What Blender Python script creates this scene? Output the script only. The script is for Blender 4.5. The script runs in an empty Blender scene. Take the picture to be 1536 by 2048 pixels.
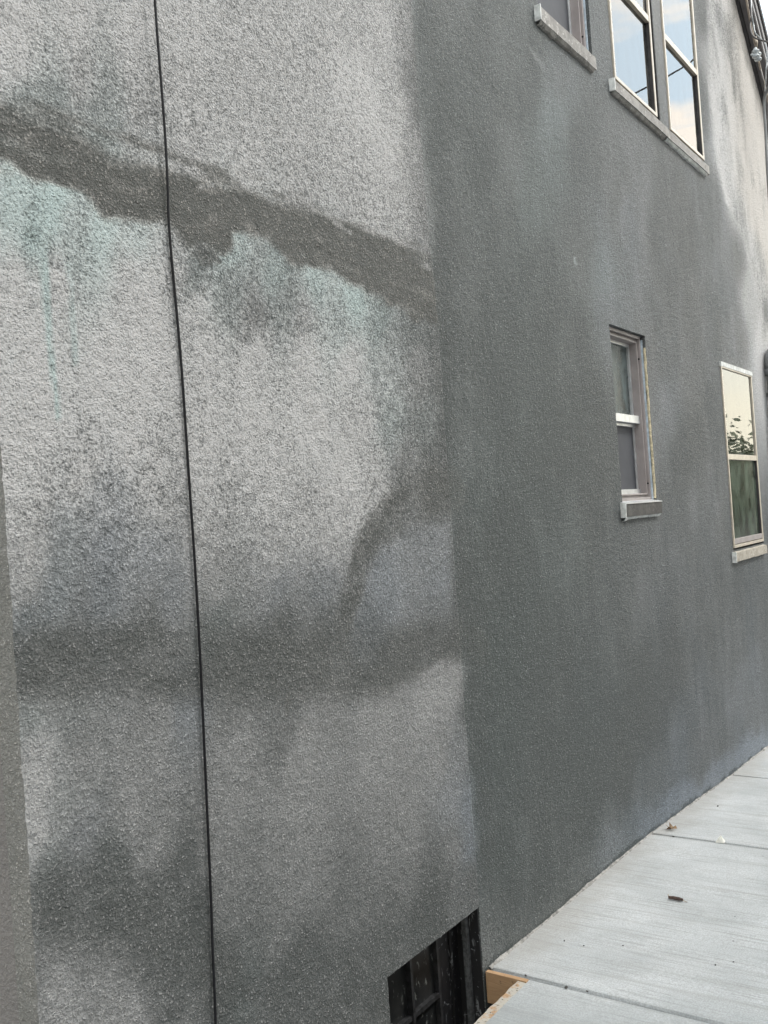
import bpy, math, random
import numpy as np
from mathutils import Matrix, Vector, noise as mn

S = bpy.context.scene
# ------------------------------------------------------------------ camera
# world: the stucco wall's face is the plane y = 0 (it runs along +x), z = 0 is the pavement beside the window well
FPX, DC, HC, RHO = 1900.0, 1.59, 1.5, math.atan(.071)
yaw = math.atan(1324/FPX); pit = math.atan(20/FPX*math.cos(yaw))
Fw = Vector((math.cos(yaw)*math.cos(pit), math.sin(yaw)*math.cos(pit), math.sin(pit)))
R0 = Vector((math.sin(yaw), -math.cos(yaw), 0)); U0 = R0.cross(Fw)
Rt = math.cos(RHO)*R0 - math.sin(RHO)*U0
Up = math.sin(RHO)*R0 + math.cos(RHO)*U0
CP = Vector((0, -DC, HC))
cd = bpy.data.cameras.new('camera'); cam = bpy.data.objects.new('camera', cd)
S.collection.objects.link(cam); S.camera = cam
cam.matrix_world = Matrix.Translation(CP) @ Matrix((Rt, Up, -Fw)).transposed().to_4x4()
cd.sensor_fit = 'HORIZONTAL'; cd.sensor_width = 36; cd.lens = FPX/1536*36
cd.clip_start = .05; cd.clip_end = 2000

def ray(px, py): return Fw*FPX + Rt*(px-768) - Up*(py-1024)
def W(px, py, y=0.0):
    d = ray(px, py); p = CP + d*((y-CP.y)/d.y); return p.x, p.z
def G(px, py, z=0.0):
    d = ray(px, py); p = CP + d*((z-CP.z)/d.z); return p.x, p.y

# ------------------------------------------------------------------ light
SUN_EL, SUN_AZ = math.radians(50), math.radians(-48)     # azimuth measured from +x towards +y
EXPOSURE = 0.25
S.view_settings.view_transform = 'Standard'; S.view_settings.look = 'None'
S.view_settings.gamma = 1; S.view_settings.exposure = EXPOSURE
wd = bpy.data.worlds.new('World'); S.world = wd; wd.use_nodes = True
nt = wd.node_tree; N, L = nt.nodes, nt.links; N.clear()
out = N.new('ShaderNodeOutputWorld'); bg = N.new('ShaderNodeBackground')
sky = N.new('ShaderNodeTexSky'); sky.sky_type = 'NISHITA'; sky.sun_disc = False
sky.sun_elevation = SUN_EL; sky.sun_rotation = math.pi/2 - SUN_AZ
sky.air_density = 1.0; sky.dust_density = 2.5; sky.ozone_density = 1
tc = N.new('ShaderNodeTexCoord'); mp = N.new('ShaderNodeMapping'); mp.inputs['Scale'].default_value = (1.8, 1.8, 6.5); mp.inputs['Location'].default_value = (.35, 0, .42)
nz = N.new('ShaderNodeTexNoise'); nz.inputs['Scale'].default_value = 2.3; nz.inputs['Detail'].default_value = 6; nz.inputs['Roughness'].default_value = .55
cr = N.new('ShaderNodeValToRGB'); cr.color_ramp.elements[0].position = .45; cr.color_ramp.elements[1].position = .56
cr.color_ramp.elements[0].color = (0, 0, 0, 1); cr.color_ramp.elements[1].color = (.8, .8, .8, 1)
mx = N.new('ShaderNodeMixRGB'); mx.inputs[2].default_value = (25, 22, 18.5, 1)
pale = N.new('ShaderNodeMixRGB'); pale.inputs[0].default_value = .62; pale.inputs[2].default_value = (19.5, 23.5, 26, 1)
spx = N.new('ShaderNodeSeparateXYZ'); L.new(tc.outputs['Generated'], spx.inputs[0])
low = N.new('ShaderNodeMapRange'); low.interpolation_type = 'SMOOTHSTEP'; L.new(spx.outputs[2], low.inputs[0])
low.inputs[1].default_value = .27; low.inputs[2].default_value = .06
hz_ = N.new('ShaderNodeMixRGB'); hz_.inputs[2].default_value = (20, 18.9, 15.2, 1)
L.new(tc.outputs['Generated'], mp.inputs[0]); L.new(mp.outputs[0], nz.inputs[0]); L.new(nz.outputs[0], cr.inputs[0])
L.new(cr.outputs[0], mx.inputs[0]); L.new(sky.outputs[0], pale.inputs[1]); L.new(pale.outputs[0], mx.inputs[1])
L.new(low.outputs[0], hz_.inputs[0]); L.new(mx.outputs[0], hz_.inputs[1]); L.new(hz_.outputs[0], bg.inputs[0])
bg.inputs[1].default_value = .13; L.new(bg.outputs[0], out.inputs[0])
sl = bpy.data.lights.new('sun', 'SUN'); sun = bpy.data.objects.new('sun', sl); S.collection.objects.link(sun)
sl.energy = 1.5; sl.angle = math.radians(10); sl.color = (1, .975, .94)
sd = Vector((math.cos(SUN_EL)*math.cos(SUN_AZ), math.cos(SUN_EL)*math.sin(SUN_AZ), math.sin(SUN_EL)))
sun.rotation_euler = sd.to_track_quat('Z', 'Y').to_euler()

# ------------------------------------------------------------------ helpers
def tag(o, label=None, cat=None, group=None, kind=None):
    if label: o['label'] = label
    if cat: o['category'] = cat
    if group: o['group'] = group
    if kind: o['kind'] = kind
    return o
def empty(name, loc, label=None, cat=None, group=None):
    o = bpy.data.objects.new(name, None); S.collection.objects.link(o); o.location = loc
    o.empty_display_size = .1
    return tag(o, label, cat, group)
class MB:
    def __init__(s): s.v = []; s.f = []
    def add(s, v, f):
        n = len(s.v); s.v += [tuple(p) for p in v]; s.f += [tuple(i+n for i in q) for q in f]; return s
    def box(s, x0, x1, y0, y1, z0, z1):
        v = [(x, y, z) for z in (z0, z1) for y in (y0, y1) for x in (x0, x1)]
        return s.add(v, [(0,2,3,1), (4,5,7,6), (0,1,5,4), (2,6,7,3), (0,4,6,2), (1,3,7,5)])
    def beam(s, a, b, w, h, up=(0,0,1)):
        a, b = Vector(a), Vector(b); d = (b-a).normalized(); u = Vector(up); r = d.cross(u).normalized(); u = r.cross(d)
        v = [p + r*(sx*w/2) + u*(sy*h/2) for p in (a, b) for sx, sy in ((-1,-1), (1,-1), (1,1), (-1,1))]
        return s.add(v, [(3,2,1,0), (4,5,6,7), (0,1,5,4), (1,2,6,5), (2,3,7,6), (3,0,4,7)])
    def tube(s, pts, r, n=10, cap=True):
        pts = [Vector(p) for p in pts]; rr = r if isinstance(r, (list, tuple)) else [r]*len(pts)
        ref = Vector((0, 0, 1)); base = len(s.v); prev = None
        for i, p in enumerate(pts):
            t = (pts[min(i+1, len(pts)-1)] - pts[max(i-1, 0)]).normalized()
            if prev is None:
                a = t.cross(ref)
                if a.length < .1: a = t.cross(Vector((1, 0, 0)))
            else: a = prev - t*prev.dot(t)
            a.normalize(); prev = a; b = t.cross(a)
            s.v += [tuple(p + (a*math.cos(2*math.pi*k/n) + b*math.sin(2*math.pi*k/n))*rr[i]) for k in range(n)]
        for i in range(len(pts)-1):
            for k in range(n):
                s.f.append((base+i*n+k, base+i*n+(k+1) % n, base+(i+1)*n+(k+1) % n, base+(i+1)*n+k))
        if cap:
            s.f.append(tuple(base+k for k in range(n))[::-1]); s.f.append(tuple(base+(len(pts)-1)*n+k for k in range(n)))
        return s
    def build(s, name, mat, parent=None, bevel=0, smooth=False, loc=None):
        me = bpy.data.meshes.new(name); me.from_pydata(s.v, [], s.f); me.update()
        o = bpy.data.objects.new(name, me); S.collection.objects.link(o)
        if mat: me.materials.append(mat)
        if smooth: me.polygons.foreach_set('use_smooth', [True]*len(me.polygons))
        if loc: o.location = loc
        if parent: o.parent = parent
        if bevel:
            m = o.modifiers.new('b', 'BEVEL'); m.width = bevel; m.segments = 2; m.limit_method = 'ANGLE'
        return o
def catmull(P, n=8):
    P = [Vector(p) for p in P]; P = [P[0]*2-P[1]] + P + [P[-1]*2-P[-2]]; o = []
    for i in range(1, len(P)-2):
        for k in range(n):
            t = k/n; a, b, c, d = P[i-1:i+3]
            o.append(.5*((2*b) + (c-a)*t + (2*a-5*b+4*c-d)*t*t + (3*b-a-3*c+d)*t**3))
    return o + [P[-2]]
def wobble(o, amp, scale, seed=0):
    for v in o.data.vertices:
        v.co += mn.noise_vector(v.co*scale + Vector((seed, seed*2, 0)))*amp

# ------------------------------------------------------------------ materials
def mat(name):
    m = bpy.data.materials.new(name); m.use_nodes = True; t = m.node_tree
    return m, t, t.nodes, t.links, t.nodes['Principled BSDF']
def coords(N, L, scale=(1, 1, 1), rot=(0, 0, 0)):
    t = N.new('ShaderNodeTexCoord'); m = N.new('ShaderNodeMapping'); m.inputs['Scale'].default_value = scale; m.inputs['Rotation'].default_value = rot
    L.new(t.outputs['Object'], m.inputs[0]); return m.outputs[0]
def noise(N, L, vec, scale, detail=2, rough=.5, dist=0):
    n = N.new('ShaderNodeTexNoise'); n.inputs['Scale'].default_value = scale; n.inputs['Detail'].default_value = detail
    n.inputs['Roughness'].default_value = rough; n.inputs['Distortion'].default_value = dist
    L.new(vec, n.inputs['Vector']); return n.outputs[0]
def math_(N, L, op, a, b=None, c=None, clamp=False):
    n = N.new('ShaderNodeMath'); n.operation = op; n.use_clamp = clamp
    for i, x in enumerate((a, b, c)):
        if x is None: continue
        if isinstance(x, (int, float)): n.inputs[i].default_value = x
        else: L.new(x, n.inputs[i])
    return n.outputs[0]
def mix(N, L, f, a, b, mode='MIX'):
    n = N.new('ShaderNodeMixRGB'); n.blend_type = mode
    for i, x in enumerate((f, a, b)):
        if isinstance(x, (int, float)): n.inputs[i].default_value = x
        elif isinstance(x, tuple): n.inputs[i].default_value = (*x, 1)
        else: L.new(x, n.inputs[i])
    return n.outputs[0]
def ramp(N, L, v, a, b):
    n = N.new('ShaderNodeMapRange'); n.interpolation_type = 'SMOOTHSTEP'
    L.new(v, n.inputs[0]); n.inputs[1].default_value = a; n.inputs[2].default_value = b; return n.outputs[0]
def bump(N, L, h, dist, strength=1, nrm=None):
    n = N.new('ShaderNodeBump'); n.inputs['Strength'].default_value = strength; n.inputs['Distance'].default_value = dist
    L.new(h, n.inputs['Height'])
    if nrm: L.new(nrm, n.inputs['Normal'])
    return n.outputs[0]
def simple(name, col, rough=.6, metal=0, var=.15, scale=30, bmp=.0005, stretch=(1, 1, 1), spec=.5):
    m, t, N, L, b = mat(name)
    v = coords(N, L, stretch); n = noise(N, L, v, scale, 5, .6)
    d = tuple(c*(1-var) for c in col); e = tuple(min(1, c*(1+var)) for c in col)
    L.new(mix(N, L, ramp(N, L, n, .3, .7), d, e), b.inputs['Base Color'])
    b.inputs['Roughness'].default_value = rough; b.inputs['Metallic'].default_value = metal; b.inputs['Specular IOR Level'].default_value = spec
    if bmp: L.new(bump(N, L, n, bmp), b.inputs['Normal'])
    return m

def stucco(name, use_attr=True, dark=(.079, .085, .083), light=(.54, .532, .53), base=.3, grain=1.0):
    m, t, N, L, b = mat(name)
    v = coords(N, L); vs = coords(N, L, (1, 1, .18))
    n1 = noise(N, L, v, 185, 3, .62, .2)         # grains
    n2 = noise(N, L, v, 55, 2, .5)                  # clumps
    n3 = noise(N, L, v, 420, 1, .5)
    big = noise(N, L, v, 5, 5, .6); strk = noise(N, L, vs, 14, 4, .6)
    vo = N.new('ShaderNodeTexVoronoi'); vo.feature = 'SMOOTH_F1'; vo.inputs['Scale'].default_value = 95; vo.inputs['Smoothness'].default_value = .4
    L.new(v, vo.inputs['Vector'])
    n4 = noise(N, L, v, 30, 3, .6)
    g = math_(N, L, 'ADD', math_(N, L, 'ADD', math_(N, L, 'MULTIPLY', n1, .64), math_(N, L, 'MULTIPLY', n2, .22)), math_(N, L, 'MULTIPLY', n4, .14))
    vd = N.new('ShaderNodeTexVoronoi'); vd.inputs['Scale'].default_value = 112; vd.inputs['Randomness'].default_value = 1
    vw = N.new('ShaderNodeMixRGB'); vw.blend_type = 'ADD'; vw.inputs[0].default_value = .012; L.new(v, vw.inputs[1])
    nw = N.new('ShaderNodeTexNoise'); nw.inputs['Scale'].default_value = 120; L.new(v, nw.inputs['Vector']); L.new(nw.outputs['Color'], vw.inputs[2]); L.new(vw.outputs[0], vd.inputs['Vector'])
    sc = N.new('ShaderNodeSeparateColor'); L.new(vd.outputs['Color'], sc.inputs[0])
    dots = math_(N, L, 'MULTIPLY', ramp(N, L, vd.outputs['Distance'], .42, .12), ramp(N, L, sc.outputs[0], .25, .95))
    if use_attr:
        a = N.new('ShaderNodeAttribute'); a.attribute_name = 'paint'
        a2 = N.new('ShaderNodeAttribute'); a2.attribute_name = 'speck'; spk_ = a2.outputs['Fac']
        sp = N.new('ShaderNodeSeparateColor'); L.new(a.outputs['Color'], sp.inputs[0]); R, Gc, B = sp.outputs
    else:
        va = N.new('ShaderNodeValue'); va.outputs[0].default_value = base; spk_ = .4; R = va.outputs[0]; Gc = B = None
    low = math_(N, L, 'ADD', math_(N, L, 'MULTIPLY', math_(N, L, 'SUBTRACT', big, .5), .17), math_(N, L, 'MULTIPLY', math_(N, L, 'SUBTRACT', strk, .5), .13))
    R2 = math_(N, L, 'ADD', R, low)
    # how strongly single grains show bare: strongest where paint is half worn
    k = math_(N, L, 'ADD', math_(N, L, 'MULTIPLY', math_(N, L, 'MINIMUM', math_(N, L, 'MAXIMUM', R, 0), .7), 5.6*grain), 1.1*grain)
    k = math_(N, L, 'MULTIPLY', k, spk_)
    fac = math_(N, L, 'ADD', R2, math_(N, L, 'MULTIPLY', math_(N, L, 'SUBTRACT', g, .5), k), clamp=True)
    # sparse bright chips on raised grains
    chips = math_(N, L, 'MULTIPLY', math_(N, L, 'MAXIMUM', ramp(N, L, n1, .60, .74), dots), .50*grain)
    fac = math_(N, L, 'ADD', fac, chips, clamp=True)
    col = mix(N, L, fac, dark, light)
    if use_attr:
        col = mix(N, L, math_(N, L, 'MULTIPLY', Gc, .7, clamp=True), col, (.66, 1.03, 1.0), 'MULTIPLY')
        col = mix(N, L, math_(N, L, 'MULTIPLY', B, 1, clamp=True), col, (.87, .98, 1.13), 'MULTIPLY')
        warm = math_(N, L, 'MULTIPLY', a.outputs['Alpha'], 1, clamp=True)
        col = mix(N, L, warm, col, (1.06, .98, .88), 'MULTIPLY')
    L.new(col, b.inputs['Base Color']); b.inputs['Roughness'].default_value = .66; b.inputs['Specular IOR Level'].default_value = .38
    h = math_(N, L, 'ADD', math_(N, L, 'MULTIPLY', n1, 1), math_(N, L, 'MULTIPLY', n3, .22))
    h = math_(N, L, 'ADD', h, math_(N, L, 'MULTIPLY', n2, .8)); h = math_(N, L, 'ADD', h, math_(N, L, 'MULTIPLY', dots, .5))
    L.new(bump(N, L, h, .0082*grain, 1), b.inputs['Normal'])
    return m
M = {}
M['stucco'] = stucco('painted_stucco')
M['stucco_side'] = stucco('side_stucco', False, (.115, .108, .106), (.30, .288, .282), .16, .6)
M['stucco_far'] = stucco('far_stucco', False, (.3, .27, .23), (.5, .46, .4), .5, .5)
M['concrete_dark'] = simple('foundation', (.09, .09, .09), .9, scale=40, bmp=.002)
M['almond'] = simple('almond_aluminium', (.56, .50, .42), .42, .25, .12, 18, .0003)
M['taupe'] = simple('taupe_vinyl', (.33, .295, .29), .5, 0, .1, 12, .0003)
M['silver'] = simple('mill_aluminium', (.62, .63, .64), .38, .5, .12, 25, .0003)
M['whitepaint'] = simple('worn_white_paint', (.62, .63, .62), .6, 0, .25, 35, .001)
M['bluecaulk'] = simple('pale_caulk', (.5, .58, .66), .6, 0, .2, 40, .001)
M['foam'] = simple('yellow_foam', (.60, .52, .36), .8, 0, .3, 60, .002)
M['darkjamb'] = simple('dark_jamb', (.035, .032, .034), .6, 0, .3, 30, .0005)
M['screen'] = simple('insect_screen', (.088, .091, .102), .65, 0, .08, 9, 0, spec=.3)
M['black'] = simple('black_rubber', (.006, .006, .008), .5, 0, .2, 30, 0, spec=.3)
M['cable_dark'] = simple('weathered_cable', (.06, .055, .055), .55, 0, .3, 30, 0)
M['copper'] = simple('bare_conductor', (.34, .29, .24), .4, .6, .3, 40, 0)
M['porcelain'] = simple('grey_porcelain', (.42, .45, .47), .25, 0, .2, 50, 0)
M['pipe'] = simple('grey_pipe', (.17, .175, .18), .45, .1, .15, 12, .0003)
M['fascia'] = simple('brown_fascia', (.095, .088, .092), .6, 0, .25, 10, .0005, (1, 1, 1))
M['fascia_light'] = simple('pale_trim', (.26, .25, .25), .55, 0, .2, 10, .0005)
M['roof'] = simple('roof_shingle', (.08, .078, .08), .9, 0, .35, 60, .003)
M['curtain'] = simple('curtain', (.7, .72, .7), .9, 0, .12, 6, .01, (6, 1, .3))
M['curtain_dim'] = simple('frosted_blind', (.10, .13, .12), .9, 0, .3, 3, .01, (1, 1, 1))
M['room'] = simple('room_dark', (.02, .022, .024), .9)
M['steel'] = simple('sooty_steel', (.016, .016, .018), .45, 0, .4, 25, .0008)
M['soil'] = simple('damp_soil', (.028, .024, .02), .95, 0, .4, 25, .01)
M['bark'] = simple('bark', (.12, .09, .065), .9, 0, .3, 20, .01)
M['siding'] = simple('siding', (.36, .36, .36), .7, 0, .1, 4, 0)

def worn_stone(name, a, b_, spots):
    m, t, N, L, b = mat(name); v = coords(N, L); n = noise(N, L, v, 22, 6, .65); s = noise(N, L, v, 48, 3, .5, 1.2)
    c = mix(N, L, ramp(N, L, n, .35, .65), a, b_); c = mix(N, L, ramp(N, L, s, .6, .66), c, spots)
    L.new(c, b.inputs['Base Color']); b.inputs['Roughness'].default_value = .8
    L.new(bump(N, L, n, .003), b.inputs['Normal']); return m
M['sill'] = worn_stone('weathered_sill', (.22, .21, .20), (.34, .325, .305), (.5, .485, .46))
M['sill_dark'] = worn_stone('dark_sill_cladding', (.06, .056, .052), (.095, .09, .082), (.13, .12, .11))
M['sill_tan'] = worn_stone('tan_sill', (.3, .27, .225), (.42, .38, .32), (.55, .52, .47))

def peeling(name):       # black paint with pale vertical flaking streaks
    m, t, N, L, b = mat(name); v = coords(N, L, (1, 1, .16)); v2 = coords(N, L)
    s = noise(N, L, v, 48, 4, .6, .4); s2 = noise(N, L, v2, 60, 3, .6)
    f = math_(N, L, 'MULTIPLY', ramp(N, L, s, .60, .66), ramp(N, L, s2, .42, .55))
    f2 = ramp(N, L, noise(N, L, v2, 75, 2, .5, .6), .68, .72)
    f = math_(N, L, 'MAXIMUM', f, f2)
    L.new(mix(N, L, f, (.014, .014, .016), (.23, .24, .25)), b.inputs['Base Color']); b.inputs['Roughness'].default_value = .5
    L.new(bump(N, L, f, .001), b.inputs['Normal']); return m
M['peel'] = peeling('peeling_black_paint')
def dirty_pane():
    m, t, N, L, b = mat('dirty_black_pane'); v = coords(N, L, (1, 1, .4)); v2 = coords(N, L)
    f = ramp(N, L, noise(N, L, v, 85, 3, .6, .8), .62, .68); d = noise(N, L, v2, 9, 4, .6)
    c = mix(N, L, ramp(N, L, d, .35, .75), (.012, .013, .014), (.035, .036, .036))
    L.new(mix(N, L, f, c, (.19, .2, .19)), b.inputs['Base Color'])
    b.inputs['Roughness'].default_value = .35; b.inputs['Specular IOR Level'].default_value = .3; return m
M['dirty_pane'] = dirty_pane()

def glass(name, ior=1.9, tint=(.9, .95, .95), wav=.0012, haze=0, haze_col=(.5, .5, .5), rough=.015):
    m = bpy.data.materials.new(name); m.use_nodes = True; t = m.node_tree; N, L = t.nodes, t.links; N.clear()
    o = N.new('ShaderNodeOutputMaterial'); tr = N.new('ShaderNodeBsdfTransparent'); tr.inputs[0].default_value = (*tint, 1)
    gl = N.new('ShaderNodeBsdfGlossy'); gl.inputs['Roughness'].default_value = rough
    fr = N.new('ShaderNodeFresnel'); fr.inputs[0].default_value = ior
    v = coords(N, L); nb = bump(N, L, noise(N, L, v, 3.2, 1, .5), wav)
    L.new(nb, gl.inputs['Normal'])
    ms = N.new('ShaderNodeMixShader'); L.new(fr.outputs[0], ms.inputs[0]); L.new(tr.outputs[0], ms.inputs[1]); L.new(gl.outputs[0], ms.inputs[2])
    df = N.new('ShaderNodeBsdfDiffuse'); df.inputs[0].default_value = (*haze_col, 1)
    vs = coords(N, L, (1, 1, .6)); f = math_(N, L, 'MULTIPLY', ramp(N, L, noise(N, L, vs, 9, 4, .6), .3, .75), haze)
    m2 = N.new('ShaderNodeMixShader'); L.new(f, m2.inputs[0]); L.new(ms.outputs[0], m2.inputs[1]); L.new(df.outputs[0], m2.inputs[2])
    L.new(m2.outputs[0], o.inputs[0]); return m
M['glass'] = glass('window_glass', 3.1, haze=.06, wav=.0005)
M['glass_blur_refl'] = glass('blurred_reflection_glass', 1.5, haze=.9, haze_col=(.17, .205, .205), rough=.3)  # blurred green reflection painted in as diffuse haze
M['glass_low'] = glass('lower_glass', 2.0, haze=.45, haze_col=(.22, .28, .22), rough=.08, wav=.0005)  # foliage reflection partly painted in as green haze

def concrete():
    m, t, N, L, b = mat('broomed_concrete')
    v = coords(N, L); vb = coords(N, L, (1, .035, 1), (0, 0, math.radians(1.5)))
    fine = noise(N, L, v, 210, 3, .7); mid = noise(N, L, v, 3.2, 5, .62); broom = noise(N, L, vb, 120, 3, .65); br2 = noise(N, L, vb, 30, 3, .6)
    c = mix(N, L, ramp(N, L, mid, .3, .72), (.45, .472, .48), (.59, .61, .62))
    c = mix(N, L, math_(N, L, 'MULTIPLY', ramp(N, L, broom, .3, .56), -.26), c, (0, 0, 0)) if False else mix(N, L, math_(N, L, 'MULTIPLY', ramp(N, L, broom, .5, .32), .55), c, (.30, .31, .31))
    c = mix(N, L, math_(N, L, 'MULTIPLY', ramp(N, L, br2, .48, .3), .4), c, (.33, .33, .32))
    c = mix(N, L, math_(N, L, 'MULTIPLY', ramp(N, L, fine, .62, .38), .55), c, (.27, .27, .27))
    # dirt washed against the wall foot
    sx = N.new('ShaderNodeSeparateXYZ'); tcn = N.new('ShaderNodeTexCoord'); L.new(tcn.outputs['Object'], sx.inputs[0])
    e = math_(N, L, 'ADD', sx.outputs[1], math_(N, L, 'MULTIPLY', math_(N, L, 'SUBTRACT', noise(N, L, v, 7, 5, .65), .5), .34))
    c = mix(N, L, math_(N, L, 'MULTIPLY', ramp(N, L, e, -.20, .02), .55), c, (.29, .275, .25))
    # the piece beside the window well is darker, with a washed stain
    stain = ramp(N, L, math_(N, L, 'ADD', sx.outputs[0], math_(N, L, 'MULTIPLY', math_(N, L, 'SUBTRACT', noise(N, L, v, 5, 4, .6), .5), .5)), 2.85, 2.45)
    c = mix(N, L, math_(N, L, 'MULTIPLY', stain, .6), c, (.28, .30, .305))
    vo = N.new('ShaderNodeTexVoronoi'); vo.inputs['Scale'].default_value = 13; L.new(v, vo.inputs['Vector'])
    spk = math_(N, L, 'MULTIPLY', ramp(N, L, vo.outputs['Distance'], .06, .035), ramp(N, L, noise(N, L, v, 9, 2), .52, .56))
    c = mix(N, L, math_(N, L, 'MULTIPLY', spk, .8), c, (.06, .055, .05))
    ja = N.new('ShaderNodeAttribute'); ja.attribute_name = 'joint'
    c = mix(N, L, math_(N, L, 'MULTIPLY', ja.outputs['Fac'], math_(N, L, 'ADD', math_(N, L, 'MULTIPLY', noise(N, L, v, 12, 4, .6), .9), .15), clamp=True), c, (.17, .17, .175))
    L.new(c, b.inputs['Base Color']); b.inputs['Roughness'].default_value = .8; b.inputs['Specular IOR Level'].default_value = .35
    h = math_(N, L, 'ADD', math_(N, L, 'MULTIPLY', broom, .8), math_(N, L, 'MULTIPLY', fine, .35))
    L.new(bump(N, L, h, .0035), b.inputs['Normal']); return m
M['concrete'] = concrete()
def wood(name, top=False):
    m, t, N, L, b = mat(name); v = coords(N, L, (1, 1, 6) if not top else (1, 1, 1)); n = noise(N, L, v, 14, 5, .6, 1.5); s = noise(N, L, coords(N, L), 26, 5, .7)
    c = mix(N, L, n, (.30, .17, .085), (.50, .33, .19))
    if top: c = mix(N, L, ramp(N, L, s, .36, .5), c, (.42, .39, .34)); c = mix(N, L, ramp(N, L, noise(N, L, coords(N, L), 80, 5, .7), .56, .64), c, (.09, .08, .06))
    else: c = mix(N, L, ramp(N, L, s, .64, .7), c, (.09, .06, .04))
    L.new(c, b.inputs['Base Color']); b.inputs['Roughness'].default_value = .8; L.new(bump(N, L, n, .002), b.inputs['Normal']); return m
M['wood'] = wood('pine_board'); M['wood_dirty'] = wood('cement_splashed_board', True)
def leafmat():
    m, t, N, L, b = mat('leaf'); oi = N.new('ShaderNodeTexCoord'); n = noise(N, L, oi.outputs['Object'], 1.3, 3, .6)
    L.new(mix(N, L, ramp(N, L, n, .35, .65), (.08, .10, .06), (.19, .22, .13)), b.inputs['Base Color']); b.inputs['Roughness'].default_value = .5; return m
M['leaf'] = leafmat()

# ------------------------------------------------------------------ the house: wall geometry
X0, X1 = 1.040, 9.6           # wall corners
ZB = -1.3
AX, AZ, SL = 5.3, 6.72, .885  # ridge position, height, slope of the gable
def rake_z(x): return AZ - abs(x-AX)*SL
XE = 2.645                    # vertical edge where the left coat of stucco ends

holes = dict(
    w1=(3.648, 4.222, 3.575, 4.62), w2=(4.482, 5.165, 3.545, 4.75), w3=(5.318, 5.975, 3.545, 4.75),
    w4=(4.187, 4.66, 1.505, 2.325), w5=(5.985, 6.742, 1.165, 2.31), bw=(2.118, 2.66, -.95, .238))

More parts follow.
